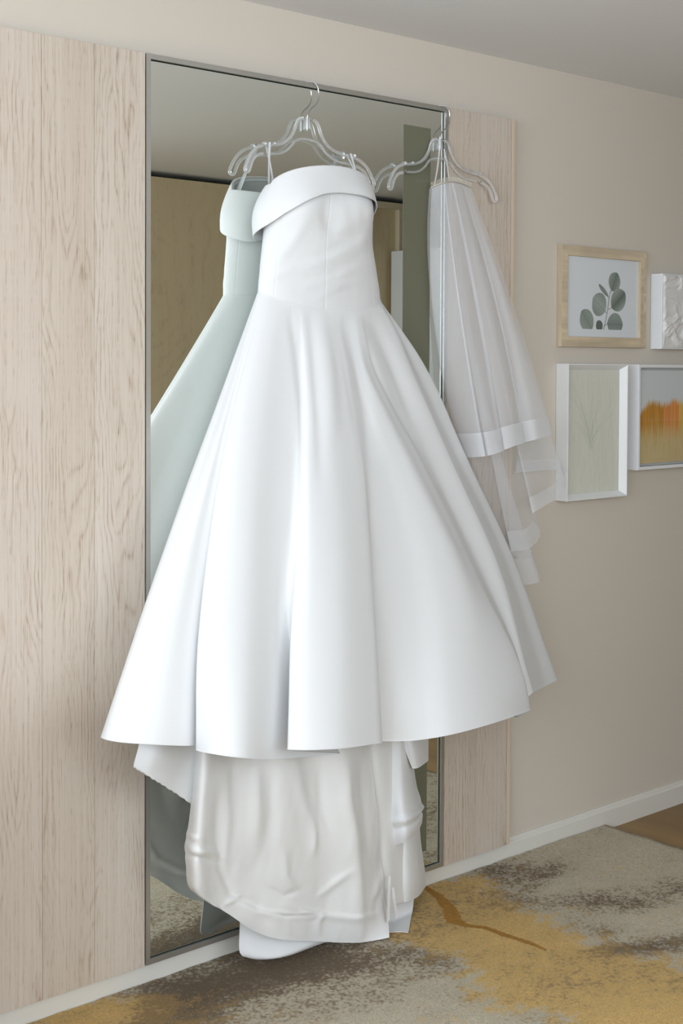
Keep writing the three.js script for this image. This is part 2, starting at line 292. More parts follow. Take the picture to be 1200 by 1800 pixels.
// ---------------------------------------------------------------- what the mirror shows across the room
{
  const x0 = 1.0, vm = oak(211, [226, 208, 172], 0.3);
  const veneer = std({ map: vm, roughness: 0.6 });
  struct('wall_opposite', [box(x0, XR, 0, CEIL - 0.0305, OPP + 0.021, OPP + 0.45), box(x0, XR, 0, CEIL, OPP + 0.45, ZB)], paint, 'wall core of the opposite side, set back above the closet front', 'wall');   // an open slot runs above the closet
  const t = thing('closet_wall_panel', 'tan wood closet front reflected in the mirror under a dark ceiling gap', 'wall panel', [0, 0, 0]);
  const cuts = [x0, 1.62, 2.40, 3.16]; const top = CEIL - 0.028;
  for (let k = 0; k + 1 < cuts.length; k++) { const g = box(cuts[k] + 0.002, cuts[k + 1] - 0.002, 0.02, top, OPP, OPP + 0.02), p = g.attributes.position, uv = g.attributes.uv; for (let i = 0; i < p.count; i++) uv.setXY(i, p.getX(i) / 0.8 + k * 0.37, p.getY(i) / 2.4); obj('panel', g, veneer, t); }
  const d = thing('door_2', 'tan wood door with a pale frame reflected beside the dark mirror strip', 'door', [0, 0, 0]); d.userData.kind = 'structure';
  const fm = std({ color: srgb(222, 208, 180), roughness: 0.55 });
  obj('door_frame', [box(3.20, 3.27, 0, 2.40, OPP - 0.03, OPP + 0.02, 0.004), box(3.50, 3.57, 0, 2.40, OPP - 0.03, OPP + 0.02, 0.004), box(3.20, 3.57, 2.40, top, OPP - 0.02, OPP + 0.02)], fm, d);
  obj('door_leaf', box(3.57, XR, 0.02, top, OPP, OPP + 0.02), veneer, d); obj('side_leaf', box(3.16, 3.50, 0.02, top, OPP + 0.001, OPP + 0.02), veneer, d);
  const w = thing('white_cabinet', 'plain white tall cabinet reflected in the mirror behind the dress', 'cabinet', [3.44, 0, 2.3]);
  obj('body', box(0, 0.55, 0.03, 2.165, -0.33, 0.45, 0.004), std({ color: srgb(232, 234, 234), roughness: 0.4 }), w); obj('plinth', box(0.03, 0.55, 0, 0.03, -0.31, 0.43), std({ color: srgb(120, 120, 118), roughness: 0.6 }), w);
}

// ---------------------------------------------------------------- pictures on the wall
{
  const glass = phy({ color: 0xffffff, transmission: 1, roughness: 0.02, thickness: 0, specularIntensity: 0.6 });
  const ring = (x0, x1, y0, y1, b, z0, z1, bev = 0.0015) => {
    const s = new THREE.Shape([[x0, y0], [x1, y0], [x1, y1], [x0, y1]].map(([a, c]) => new THREE.Vector2(a, c)));
    s.holes.push(new THREE.Path([[x0 + b, y0 + b], [x0 + b, y1 - b], [x1 - b, y1 - b], [x1 - b, y0 + b]].map(([a, c]) => new THREE.Vector2(a, c))));
    const g = new THREE.ExtrudeGeometry(s, { depth: z1 - z0 - 2 * bev, bevelEnabled: true, bevelThickness: bev, bevelSize: bev, bevelOffset: -bev, bevelSegments: 2 }); g.translate(0, 0, z0 + bev); return g;
  };
  const print = (x0, x1, y0, y1, z, map, rough = 0.85) => { const g = new THREE.PlaneGeometry(x1 - x0, y1 - y0); g.translate((x0 + x1) / 2, (y0 + y1) / 2, z); return [g, std({ map, roughness: rough })]; };
  // eucalyptus in a wooden frame
  {
    const t = thing('picture_frame', 'light wood frame holding a eucalyptus branch print on white', 'picture', [0, 0, 0], 'framed pictures on the wall');
    const [x0, x1, y0, y1, b] = [1.571, 2.014, 1.5965, 1.9185, 0.033];
    const wm = pixels(256, 256, (i, j) => { const k = 0.9 + 0.22 * (fbm(i / 60, j / 3, 3, 77) - 0.5) + 0.12 * (fbm(i / 20, j / 30, 3, 7) - 0.5); return [232 * k, 212 * k, 180 * k]; });
    obj('frame', ring(x0, x1, y0, y1, b, WZ + 0.001, -0.02), std({ map: wm, roughness: 0.6 }), t);
    const map = canvasMap(1024, 700, (c, w, h) => {
      c.fillStyle = '#e9ecee'; c.fillRect(0, 0, w, h);
      const X = (u) => (u - 137) / 460 * w, Y = (v) => (v - 180) / 520 * h;
      c.save(); c.beginPath(); c.rect(0, 0, w, Y(646)); c.clip();
      c.strokeStyle = '#8d9186'; c.lineWidth = 9; c.lineCap = 'round'; c.beginPath(); c.moveTo(X(372), Y(650)); c.quadraticCurveTo(X(392), Y(560), X(398), Y(515)); c.quadraticCurveTo(X(404), Y(440), X(416), Y(390)); c.stroke();
      c.lineWidth = 6; for (const [a, b2, e, f] of [[398, 515, 425, 500], [392, 540, 383, 528], [376, 628, 395, 606], [416, 400, 425, 388], [404, 440, 398, 428]]) { c.beginPath(); c.moveTo(X(a), Y(b2)); c.lineTo(X(e), Y(f)); c.stroke(); }
      const leaf = (bx, by, tx, ty, wd, c0, c1) => {
        const x = X(bx), y = Y(by), ex = X(tx), ey = Y(ty), L = Math.hypot(ex - x, ey - y), a = Math.atan2(ey - y, ex - x);
        c.save(); c.translate(x, y); c.rotate(a);
        wd *= 1.1; const g = c.createLinearGradient(0, -wd, 0, wd); g.addColorStop(0, c0); g.addColorStop(0.55, c1); g.addColorStop(1, c0); c.fillStyle = g;
        c.beginPath(); c.moveTo(0, 0); c.bezierCurveTo(L * 0.1, -wd * 0.9, L * 0.5, -wd * 1.25, L * 0.8, -wd * 0.75); c.quadraticCurveTo(L * 0.98, -wd * 0.3, L, 0); c.quadraticCurveTo(L * 0.98, wd * 0.4, L * 0.8, wd * 0.75); c.bezierCurveTo(L * 0.5, wd * 1.25, L * 0.1, wd * 0.9, 0, 0); c.fill();
        c.strokeStyle = 'rgba(70,82,72,0.55)'; c.lineWidth = 3; c.beginPath(); c.moveTo(0, 0); c.lineTo(L * 0.95, 0); c.stroke();
        c.lineWidth = 1.2; c.strokeStyle = 'rgba(215,222,214,0.4)'; for (let k = 1; k < 7; k++) { const q = L * k / 8; c.beginPath(); c.moveTo(q, 0); c.lineTo(q + L * 0.13, -wd * 0.7); c.moveTo(q, 0); c.lineTo(q + L * 0.13, wd * 0.7); c.stroke(); }
        c.restore();
      };
      leaf(422, 390, 457, 270, 78, '#a2aaa1', '#7c887e'); leaf(402, 430, 339, 352, 20, '#808a7f', '#959d93'); leaf(423, 502, 508, 395, 92, '#adb6ae', '#717d73');
      leaf(383, 528, 305, 440, 98, '#8f9990', '#abb5ac'); leaf(300, 650, 235, 530, 86, '#a3ada3', '#8f9a8f'); leaf(362, 650, 330, 595, 44, '#5f695f', '#6c766b'); leaf(395, 606, 496, 610, 92, '#9ea89f', '#86918a');
      c.restore();
    });
    obj('print', ...print(x0 + b - 0.002, x1 - b + 0.002, y0 + b - 0.002, y1 - b + 0.002, -0.030, map), t);
    obj('glazing', box(x0 + b - 0.001, x1 - b + 0.001, y0 + b - 0.001, y1 - b + 0.001, -0.0285, -0.0275), glass, t);
  }
  // white relief panel
  {
    const t = thing('relief_panel', 'white square-edged relief art panel with crumpled plaster texture', 'wall art', [0, 0, 0]);
    const x0 = 2.063, x1 = 2.40, y0 = 1.594, y1 = 1.849;
    obj('panel', box(x0, x1, y0, y1, WZ + 0.001, 0.008, 0.002), std({ color: srgb(236, 238, 240), roughness: 0.5 }), t);
    const nx = 110, ny = 84, P = [];
    for (let j = 0; j <= ny; j++) { const row = []; for (let i = 0; i <= nx; i++) { const x = mixn(x0 + 0.004, x1 - 0.004, i / nx), y = mixn(y1 - 0.003, y0 + 0.003, j / ny), e = Math.min(1, i / 3, (nx - i) / 3, j / 3, (ny - j) / 3); const q = fbm(x * 22 + 3 * noise(x * 14, y * 14, 5), y * 18, 3, 61), r = 1 - Math.abs(q - 0.5) * 5; row.push(V3(x, y, 0.0085 + e * (0.012 * clamp(r, 0, 1) * fbm(x * 30, y * 30, 2, 90) + 0.005 * q))); } P.push(row); }
    obj('relief', cloth(P, { t: 0 }), std({ color: srgb(232, 230, 226), roughness: 0.38, side: THREE.DoubleSide }), t);
  }
  // deep white bevelled frame, pale botanical print
  {
    const t = thing('picture_frame', 'deep white frame with sloping inner edges and a faint sage plant print', 'picture', [0, 0, 0], 'framed pictures on the wall');
    const [x0, x1, y0, y1] = [1.571, 1.879, 1.108, 1.542], b = 0.019, f = 0.004, zf = 0.01, zi = -0.012;
    const white = std({ color: srgb(236, 236, 234), roughness: 0.35 });
    const q = (a, b2, c, d) => { const g = new THREE.BufferGeometry(); g.setAttribute('position', new THREE.Float32BufferAttribute([...a, ...b2, ...c, ...a, ...c, ...d], 3)); g.setAttribute('uv', new THREE.Float32BufferAttribute(new Array(12).fill(0), 2)); g.computeVertexNormals(); return g; };
    obj('frame', ring(x0, x1, y0, y1, f, WZ + 0.001, zf, 0.001), white, t);
    const o = [[x0 + f, y0 + f], [x1 - f, y0 + f], [x1 - f, y1 - f], [x0 + f, y1 - f]], n = [[x0 + b, y0 + b], [x1 - b, y0 + b], [x1 - b, y1 - b], [x0 + b, y1 - b]];
    for (let k = 0; k < 4; k++) { const m = (k + 1) % 4; obj('bevel', q([...o[k], zf - 0.001], [...o[m], zf - 0.001], [...n[m], zi], [...n[k], zi]), Object.assign(white.clone(), { side: THREE.DoubleSide }), t); }
    const map = canvasMap(640, 900, (c, w, h) => {
      c.fillStyle = '#dad8cb'; c.fillRect(0, 0, w, h);
      let s = 7; const r = () => { s = (s * 16807) % 2147483647; return s / 2147483647; };
      for (let k = 0; k < 900; k++) { const x = r() * w, y = r() * h; c.strokeStyle = r() < 0.5 ? 'rgba(190,196,176,0.25)' : 'rgba(214,210,192,0.25)'; c.lineWidth = 2 + 4 * r(); c.beginPath(); c.moveTo(x, y); c.lineTo(x + (r() - 0.5) * 20, y + 60 + 90 * r()); c.stroke(); }
      for (let k = 0; k < 150; k++) { const a = -Math.PI / 2 + (r() - 0.5) * 1.7, L = 150 + 330 * r(), bx = w * 0.47 + (r() - 0.5) * 60, by = h * 0.66 - r() * 120; c.strokeStyle = r() < 0.5 ? 'rgba(150,158,136,0.15)' : 'rgba(226,228,214,0.2)'; c.lineWidth = 1.5 + 3 * r(); c.beginPath(); c.moveTo(bx, by); c.quadraticCurveTo(bx + Math.cos(a) * L * 0.5, by + Math.sin(a) * L * 0.6, bx + Math.cos(a) * L * 1.1, by + Math.sin(a) * L + 20 * r()); c.stroke(); }
    });
    obj('print', ...print(x0 + b - 0.002, x1 - b + 0.002, y0 + b - 0.002, y1 - b + 0.002, zi - 0.001, map), t);
  }
  // white floater frame, orange abstract
  {
    const t = thing('picture_frame', 'thin white frame around an amber and orange abstract painting', 'picture', [0, 0, 0], 'framed pictures on the wall');
    const [x0, x1, y0, y1, b] = [1.941, 2.43, 1.189, 1.5415, 0.011];
    obj('frame', ring(x0, x1, y0, y1, b, WZ + 0.001, 0.006), std({ color: srgb(236, 237, 238), roughness: 0.4 }), t);
    obj('tray', box(x0 + b - 0.001, x1 - b + 0.001, y0 + b - 0.001, y1 - b + 0.001, WZ + 0.002, -0.03), std({ color: srgb(225, 226, 226), roughness: 0.6 }), t);
    const g = 0.009;
    const map = canvasMap(1024, 740, (c, w, h) => {
      c.fillStyle = '#cfd2d2'; c.fillRect(0, 0, w, h);
      let s = 99; const r = () => { s = (s * 16807) % 2147483647; return s / 2147483647; };
      const gr = c.createLinearGradient(0, h * 0.45, 0, h); gr.addColorStop(0, '#c4b48a'); gr.addColorStop(0.5, '#c9b483'); gr.addColorStop(1, '#c6b183'); c.fillStyle = gr; c.fillRect(0, h * 0.55, w, h);
      const crown = (x) => h * (0.36 - 0.10 * Math.exp(-(((x / w) - 0.43) ** 2) / 0.012) - 0.05 * Math.sin(x / 90) + 0.08 * Math.exp(-((x / w) ** 2) / 0.01));
      for (let x = -4; x < w; x += 3) {
        const y0 = crown(x) + (r() - 0.5) * 46, y1 = h * (0.62 + 0.22 * r()); const q = x / w;
        const col = q > 0.30 && q < 0.50 ? [214, 132, 58] : q < 0.30 ? [190, 126, 34] : [222, 170, 70];
        const k = 0.9 + 0.2 * r(); const rgb = col.map((v) => Math.round(v * k)).join(',');
        const g2 = c.createLinearGradient(0, y0, 0, y1); g2.addColorStop(0, `rgba(${rgb},0)`); g2.addColorStop(0.16, `rgba(${rgb},0.9)`); g2.addColorStop(0.55, `rgba(${rgb},0.8)`); g2.addColorStop(1, `rgba(${rgb},0)`);
        c.fillStyle = g2; c.fillRect(x, y0, 4, y1 - y0);
      }
      for (let k = 0; k < 260; k++) { const x = r() * w, y = h * (0.4 + 0.45 * r()); c.strokeStyle = r() < 0.5 ? 'rgba(160,96,20,0.16)' : 'rgba(236,206,150,0.18)'; c.lineWidth = 1 + 4 * r(); c.beginPath(); c.moveTo(x, y); c.lineTo(x, y + 40 + 110 * r()); c.stroke(); }
    });
    const [pg, pm] = print(x0 + b + g, x1 - b - g, y0 + b + g, y1 - b - g, -0.0055, map, 0.7);
    obj('canvas', box(x0 + b + g, x1 - b - g, y0 + b + g, y1 - b - g, -0.0299, -0.006), std({ color: srgb(224, 196, 150), roughness: 0.8 }), t); obj('painting', pg, pm, t);
  }
}

// ---------------------------------------------------------------- clear hangers
const acrylic = phy({ color: 0xffffff, transmission: 0.80, roughness: 0.05, ior: 1.42, thickness: 0.008 });
const clearWeb = phy({ color: 0xffffff, transmission: 1, roughness: 0.0, ior: 1.45, thickness: 0 });
const chrome = std({ color: srgb(205, 206, 208), metalness: 1, roughness: 0.2 });
function makeHanger(label, x, y, z, top) {
  const t = thing('clothes_hanger', label, 'hanger', [x, y, z], 'clear hangers on the mirror frame');
  const up = [[0, 0], [0.016, 0], [0.030, -0.004], [0.038, -0.016], [0.045, -0.034], [0.060, -0.055], [0.082, -0.071], [0.108, -0.079], [0.134, -0.083], [0.158, -0.087], [0.180, -0.096], [0.198, -0.111], [0.211, -0.130], [0.2185, -0.146]];
  const tip = [[0.2205, -0.153], [0.2185, -0.159], [0.213, -0.161], [0.207, -0.158], [0.204, -0.151]];
  const low = [[0.197, -0.134], [0.186, -0.120], [0.172, -0.112], [0.158, -0.108], [0.152, -0.107], [0.151, -0.099], [0.143, -0.098], [0.141, -0.105], [0.122, -0.104], [0.100, -0.101], [0.078, -0.093], [0.060, -0.080], [0.044, -0.064], [0.028, -0.056], [0, -0.053]];
  const half = [...up, ...tip, ...low], pts = [...half, ...half.slice(1, -1).reverse().map(([a, b]) => [-a, b])];
  const s = new THREE.Shape(pts.map(([a, b]) => new THREE.Vector2(a, b)));
  const bow = (x) => 0.020 * Math.pow(Math.abs(x) / 0.22, 1.6);                          // shoulders curve forward
  const bowed = (g) => { const p = g.attributes.position; for (let i = 0; i < p.count; i++) p.setZ(i, p.getZ(i) + bow(p.getX(i))); g.computeVertexNormals(); return g; };
  const web = new THREE.ExtrudeGeometry(s, { depth: 0.003, bevelEnabled: true, bevelThickness: 0.0015, bevelSize: 0.0015, bevelSegments: 2, steps: 1 }); web.translate(0, 0, -0.0015);
  const hb = obj('hanger_body', bowed(web), clearWeb, t);
  // raised rims along the upper and lower edges
  for (const m of [-1, 1]) {
    obj('rim', tube([...up.slice(1), ...tip, ...low.slice(0, 4)].map(([a, b]) => V3(a * m, b, bow(a))), 0.0045, 70, 8), acrylic, hb);
    obj('rim', tube(low.slice(7).map(([a, b]) => V3(a * m, b, bow(a))), 0.0034, 40, 8), acrylic, hb);
    obj('strap_stop', new THREE.CapsuleGeometry(0.0045, 0.010, 4, 10).rotateX(Math.PI / 2).translate(0.152 * m, -0.082, bow(0.152)), acrylic, hb);
    obj('strap_stop', new THREE.CapsuleGeometry(0.004, 0.008, 4, 10).rotateX(Math.PI / 2).translate(0.118 * m, -0.078, bow(0.118)), acrylic, hb);
  }
  obj('collar', new THREE.CylinderGeometry(0.0065, 0.0075, 0.03, 20).translate(0, -0.012, 0), acrylic, t);
  obj('socket', new THREE.CylinderGeometry(0.0030, 0.0030, 0.034, 12).translate(0, -0.014, 0), chrome, t);
  const H = top - y;
  obj('hook', tube([[0, -0.03, 0], [0, 0.002, 0], [0.001, 0.014, 0.001], [0.009, 0.026, 0.002], [0.024, 0.038, 0.003], [0.034, 0.052, 0.003], [0.037, H - 0.030, 0.003], [0.033, H - 0.012, 0.002], [0.022, H - 0.001, -0.001], [0.008, H + 0.0005, -0.010], [-0.005, H - 0.006, -0.0205], [-0.012, H - 0.018, -0.0235], [-0.014, H - 0.030, -0.024]].map((q) => V3(...q)), 0.0016, 110, 8), chrome, t);
  return t;
}
const hub1 = U(540, 209, 0.006), hub2 = U(773, 246, 0.006);
makeHanger('clear plastic hanger carrying the white wedding dress', hub1.x, hub1.y, 0.006, PT + 0.002);
makeHanger('clear plastic hanger carrying the tulle veil', hub2.x, hub2.y, 0.006, PT + 0.002);

// ---------------------------------------------------------------- the wedding dress
const satin = phy({ color: new THREE.Color(0.785, 0.785, 0.78), roughness: 0.55, sheen: 0.15, sheenRoughness: 0.5, sheenColor: new THREE.Color(1, 1, 1), specularIntensity: 0.6, side: THREE.DoubleSide });
const lining = phy({ color: new THREE.Color(0.84, 0.83, 0.81), roughness: 0.38, specularIntensity: 0.7, side: THREE.DoubleSide });
const ribbonMat = phy({ color: new THREE.Color(0.88, 0.88, 0.88), roughness: 0.35, side: THREE.DoubleSide });
const D2R = Math.PI / 180;
const levels = [[1.705, 452, 668, 520, 0.066, 0.060], [1.78, 456, 661, 475, 0.068, 0.064], [1.86, 461, 653, 425, 0.070, 0.070], [1.93, 463, 653, 380, 0.071, 0.078], [1.985, 468, 650, 345, 0.068, 0.075], [2.045, 476, 640, 315, 0.064, 0.066]].map(([y, l, r, py, cz, b]) => {
  const L = U(l, py, cz), R = U(r, py, cz), h = (R.x - L.x) / 2;
  return { y, cx: (L.x + R.x) / 2, a: Math.sqrt(h * h - (0.89 * b) ** 2), cz, b };
});
function body(y) {
  let i = 0; while (i < levels.length - 2 && y > levels[i + 1].y) i++;
  const t = clamp((y - levels[i].y) / (levels[i + 1].y - levels[i].y), 0, 1.2), at = (k) => levels[clamp(k, 0, levels.length - 1)];
  const o = { y }; for (const k of ['cx', 'a', 'cz', 'b']) o[k] = cr(at(i - 1)[k], at(i)[k], at(i + 1)[k], at(i + 2)[k], t);
  return o;
}
const waistY = (deg) => 1.712 - 0.038 * Math.pow(Math.max(0, Math.sin(deg * D2R)), 1.5);
const topY = (deg) => 1.985 + 0.055 * Math.pow(Math.max(0, Math.sin((deg + 4) * D2R)), 0.7) - 0.012 * Math.max(0, -Math.sin(deg * D2R));
function ringAt(deg, y, out = 0) {
  const e = body(y), c = Math.cos(deg * D2R), s = Math.sin(deg * D2R), n = Math.hypot(c / e.a, s / e.b);
  const dd = (k) => { let d = ((deg - k + 540) % 360) - 180; return Math.exp(-(d * d) / 500); };
  const bust = 0.020 * Math.exp(-(((y - 1.93) / 0.06) ** 2)) * (dd(58) + 0.8 * dd(128));
  const o = out + bust;
  return V3(e.cx + e.a * c + c / e.a / n * o, y, e.cz + e.b * s + s / e.b / n * o);
}
const dress = thing('wedding_dress', 'white strapless satin wedding gown with folded neckline hanging on the mirror', 'dress');
{
  // bodice
  const nA = 180, nB2 = 560, nV = 110, P = [];
  for (let j = 0; j <= nV; j++) { const row = []; for (let i = 0; i <= nB2; i++) { const d = 270 - 360 * i / nB2, y = mixn(topY(d) - 0.002, waistY(d), j / nV); row.push(ringAt(d, y)); } P.push(row); }
  const folds = creases([[0.0035, 14, 9, [535, 470], [580, 455], [630, 430], [650, 405]], [0.003, 12, 8, [540, 500], [590, 490], [640, 462]], [-0.004, 10, 12, [575, 350], [572, 385], [580, 410]], [0.004, 14, 16, [600, 360], [605, 395], [600, 412]], [0.003, 12, 10, [480, 470], [510, 430], [535, 390]], [-0.003, 10, 10, [640, 360], [642, 385], [648, 400]], [0.0022, 8, 8, [560, 520], [600, 500], [640, 492]], [0.0025, 10, 9, [462, 500], [490, 480], [520, 470]]]);
  const seamDeg = [101, 46, 152, 202, -61, -119];
  obj('bodice', cloth(P, { closed: true, bump: (u, v, p) => { const d = 270 - 360 * u; let g = 0; for (const k of seamDeg) { let q = ((d - k + 540) % 360) - 180; q *= 3.4; if (Math.abs(q) < 8) g -= 0.0008 * Math.exp(-((q / 1.3) ** 2)); } return g + 0.0016 * (fbm(p.x * 14 + p.y * 9, p.y * 22 - p.x * 8, 2, 15) - 0.5) + (Math.sin(d * D2R) > -0.2 ? folds(p) : 0); } }), satin, dress);
  const ws = []; for (let i = 0; i < 90; i++) { const d = i * 4; ws.push(ringAt(d, waistY(d), 0.0004)); }
  obj('waist_seam', new THREE.TubeGeometry(new THREE.CatmullRomCurve3(ws, true), 240, 0.0013, 6, true), satin, dress);
  // folded neckline cuff
  const lowT = [[-90, 1.885], [-20, 1.905], [14, 1.928], [40, 1.951], [60, 1.964], [80, 1.969], [100, 1.967], [120, 1.952], [150, 1.908], [170, 1.880], [194, 1.858], [215, 1.848], [245, 1.865], [270, 1.885]];
  const lowY = (d) => { let k = 0; while (k < lowT.length - 2 && d > lowT[k + 1][0]) k++; const t = (d - lowT[k][0]) / (lowT[k + 1][0] - lowT[k][0]); const at = (i) => lowT[clamp(i, 0, lowT.length - 1)][1]; return cr(at(k - 1), at(k), at(k + 1), at(k + 2), t); };
  const Q = [], nR = 30;
  for (let j = 0; j <= nR; j++) {
    const row = [], t = j / nR;
    for (let i = 0; i <= nA; i++) {
      const d = 270 - 360 * i / nA, T = topY(d), L = lowY(d), side = Math.exp(-(((d - 198) / 30) ** 2)), rs = Math.exp(-(((d - 12) / 22) ** 2));
      if (t < 0.2) { const a = t / 0.2 * Math.PI; row.push(ringAt(d, T + 0.003 * Math.sin(a) - 0.012 * (1 - t / 0.2), 0.002 - 0.0035 * Math.cos(a))); } else { const s = (t - 0.2) / 0.8; row.push(ringAt(d, mixn(T, L, s), 0.0055 - 0.0025 * rs + (0.008 - 0.007 * rs) * Math.pow(s, 0.8) + side * 0.018 * Math.sin(s * Math.PI * 0.8) + rs * 0.006 * Math.sin(s * Math.PI))); }
    }
    Q.push(row);
  }
  obj('neckline_cuff', cloth(Q, { closed: true, t: 0.0022 }), satin, dress);

  // skirt: fold lines from waist to hem, ordered round the body
  const wPx = (px) => { let a = 196, b = 10; for (let k = 0; k < 40; k++) { const m = (a + b) / 2, q = ringAt(m, waistY(m)), v = q.clone().sub(EYE), x = 600 + FOC * v.dot(AX[0]) / -v.dot(AX[2]); if (x < px) a = m; else b = m; } return (a + b) / 2; };
  const NV = 14;
  function line(deg, c, h, ref = h[2]) {
    const w = ringAt(deg, waistY(deg), 0.001), [wx, wy] = toPx(w), pts = [[wy, wx], ...c, [h[1], h[0]]], out = [];
    for (let k = 0; k <= NV; k++) {
      const v = k / NV, py = mixn(wy, h[1], v); let i = 0; while (i < pts.length - 2 && py > pts[i + 1][0]) i++;
      const d = (a) => { const p = pts[clamp(a, 0, pts.length - 1)], q = pts[clamp(a + 1, 0, pts.length - 1)]; return (q[1] - p[1]) / ((q[0] - p[0]) || 1); };
      const m0 = i ? (d(i - 1) + d(i)) / 2 : d(0), m1 = i < pts.length - 2 ? (d(i) + d(i + 1)) / 2 : d(pts.length - 2), H = pts[i + 1][0] - pts[i][0], t = (py - pts[i][0]) / H, t2 = t * t, t3 = t2 * t;
      const px = (2 * t3 - 3 * t2 + 1) * pts[i][1] + (t3 - 2 * t2 + t) * H * m0 + (3 * t2 - 2 * t3) * pts[i + 1][1] + (t3 - t2) * H * m1;
      out.push(k ? U(px, py, mixn(w.z, ref, v) + (h[2] - ref) * v * v * v) : w);
    }
    return out;
  }
  const straight = (deg, h, bulge = 0) => { const w = ringAt(deg, waistY(deg), 0.001), out = []; for (let k = 0; k <= NV; k++) { const v = k / NV, p = w.clone().lerp(h, v); p.z += bulge * Math.sin(Math.PI * v); out.push(p); } return out; };
  const F = (w, c, h, ref) => line(wPx(w), c, h, ref);
  const L = [
    straight(206, U(212, 1287, 0.13)),
    F(452.5, [[640, 407], [1025, 268]], [177, 1295, 0.25]),
    F(454, [[752, 378], [911, 325], [1145, 243]], [205, 1304, 0.31]),
    F(457, [[752, 388], [911, 345], [1145, 293]], [270, 1309, 0.35]),
    F(460, [[752, 396], [911, 362], [1145, 330]], [322, 1311, 0.35]),
    F(463, [[752, 402], [911, 374], [1145, 350]], [350, 1311, 0.33], 0.36),
    F(466, [[752, 404], [911, 376], [1145, 349]], [346, 1319, 0.365], 0.375),
    F(475, [[752, 425], [911, 402], [1145, 380]], [383, 1327, 0.43]),
    F(488, [[752, 455], [911, 440], [1145, 432]], [430, 1333, 0.455]),
    F(500, [[752, 490], [911, 480], [1145, 475]], [480, 1335, 0.415], 0.45),
    F(506, [[752, 508], [911, 498], [1145, 495]], [540, 1330, 0.38], 0.452),
    F(512, [[752, 518], [911, 512], [1145, 514]], [597, 1325, 0.365], 0.455),
    F(518, [[752, 525], [911, 521], [1145, 517]], [555, 1322, 0.415], 0.457),
    F(524, [[600, 528], [752, 531], [950, 526], [1145, 512]], [506, 1318, 0.455], 0.458),
    F(533, [[752, 545], [950, 548], [1145, 545]], [540, 1319, 0.49]),
    F(550, [[752, 580], [950, 595]], [600, 1316, 0.50]),
    F(575, [[752, 612], [950, 632]], [650, 1309, 0.47]),
    F(588, [[690, 612], [800, 634], [950, 648], [1145, 661]], [671, 1306, 0.44], 0.45),
    F(594, [[690, 618], [800, 640], [950, 648], [1145, 656]], [664, 1303, 0.35], 0.44),
    F(600, [[690, 624], [800, 648], [950, 660], [1145, 680]], [692, 1303, 0.335], 0.425),
    F(607, [[690, 635], [816, 672], [1020, 720]], [735, 1301, 0.372], 0.41),
    F(615, [[690, 645], [816, 700], [1020, 770]], [795, 1291, 0.41]),
    F(622, [[640, 640], [816, 722], [1020, 815]], [865, 1272, 0.40]),
    F(628, [[640, 646], [816, 734], [1020, 836], [1192, 915]], [918, 1254, 0.35]),
    F(632, [[640, 650], [816, 742], [1020, 843], [1192, 920]], [932, 1249, 0.315]),
    F(637, [[640, 656], [816, 748], [1020, 846], [1192, 918]], [905, 1261, 0.27]),
    F(648, [[640, 683], [840, 770], [1040, 862], [1160, 908]], [915, 1238, 0.235]),
    F(660, [[640, 712], [824, 794], [1000, 872]], [935, 1218, 0.235]),
    F(666, [[590, 700], [640, 720], [824, 801], [1000, 880]], [938, 1216, 0.22]),
    line(6, [[600, 706], [652, 732], [800, 800], [980, 885]], [958, 1206, 0.15]),
    line(-4, [[600, 718], [652, 750], [800, 816], [980, 900]], [978, 1193, 0.11]),
    straight(-25, V3(1.36, 0.60, 0.045), 0.01),
  ];
  const nB = 12;
  for (let k = 0; k < nB; k++) { const u = (k + 0.5) / nB, d = mixn(-38, -142, u), z = (k % 2 ? 0.050 : 0.018); L.push(straight(d, V3(mixn(1.28, -0.12, u), mixn(0.60, 0.72, u), z), 0.0)); }
  for (const l of L) for (const p of l) p.z = Math.max(p.z, 0.006);
  const rows = []; for (let k = 0; k <= NV; k++) rows.push(L.map((l) => l[k]));
  const S = loft(rows, L.length * 10, 130, true);
  const gathers = creases([[-0.006, 9, 12, [512, 556], [522, 610], [531, 700], [533, 780]], [-0.006, 10, 14, [606, 572], [626, 640], [642, 720], [650, 800]], [-0.006, 9, 13, [654, 566], [688, 640], [726, 740]], [0.005, 14, 12, [565, 562], [578, 650], [586, 760]], [0.005, 10, 10, [632, 568], [660, 640], [690, 720]], [-0.004, 8, 10, [545, 560], [552, 640], [560, 740], [564, 840]]]);
  obj('skirt', cloth(S, { closed: true, t: 0.0018, bump: (u, v, p) => 0.004 * (fbm(p.x * 5, p.y * 2.2, 2, 33) - 0.5) * sm(0, 0.3, v) + (p.z > 0.09 ? gathers(p) : 0) }), satin, dress);

  // train and lining hanging below the hem
  const sheets = [];
  const add = (name, rows2, nu, nv, mat, opt) => sheets.push(obj(name, sheet(rows2, nu, nv, opt), mat, sheets[0] || dress));
  const wr = (a, f, s) => (u, v, p) => a * (fbm(p.x * f, p.y * f * 0.35, 3, s) - 0.5);
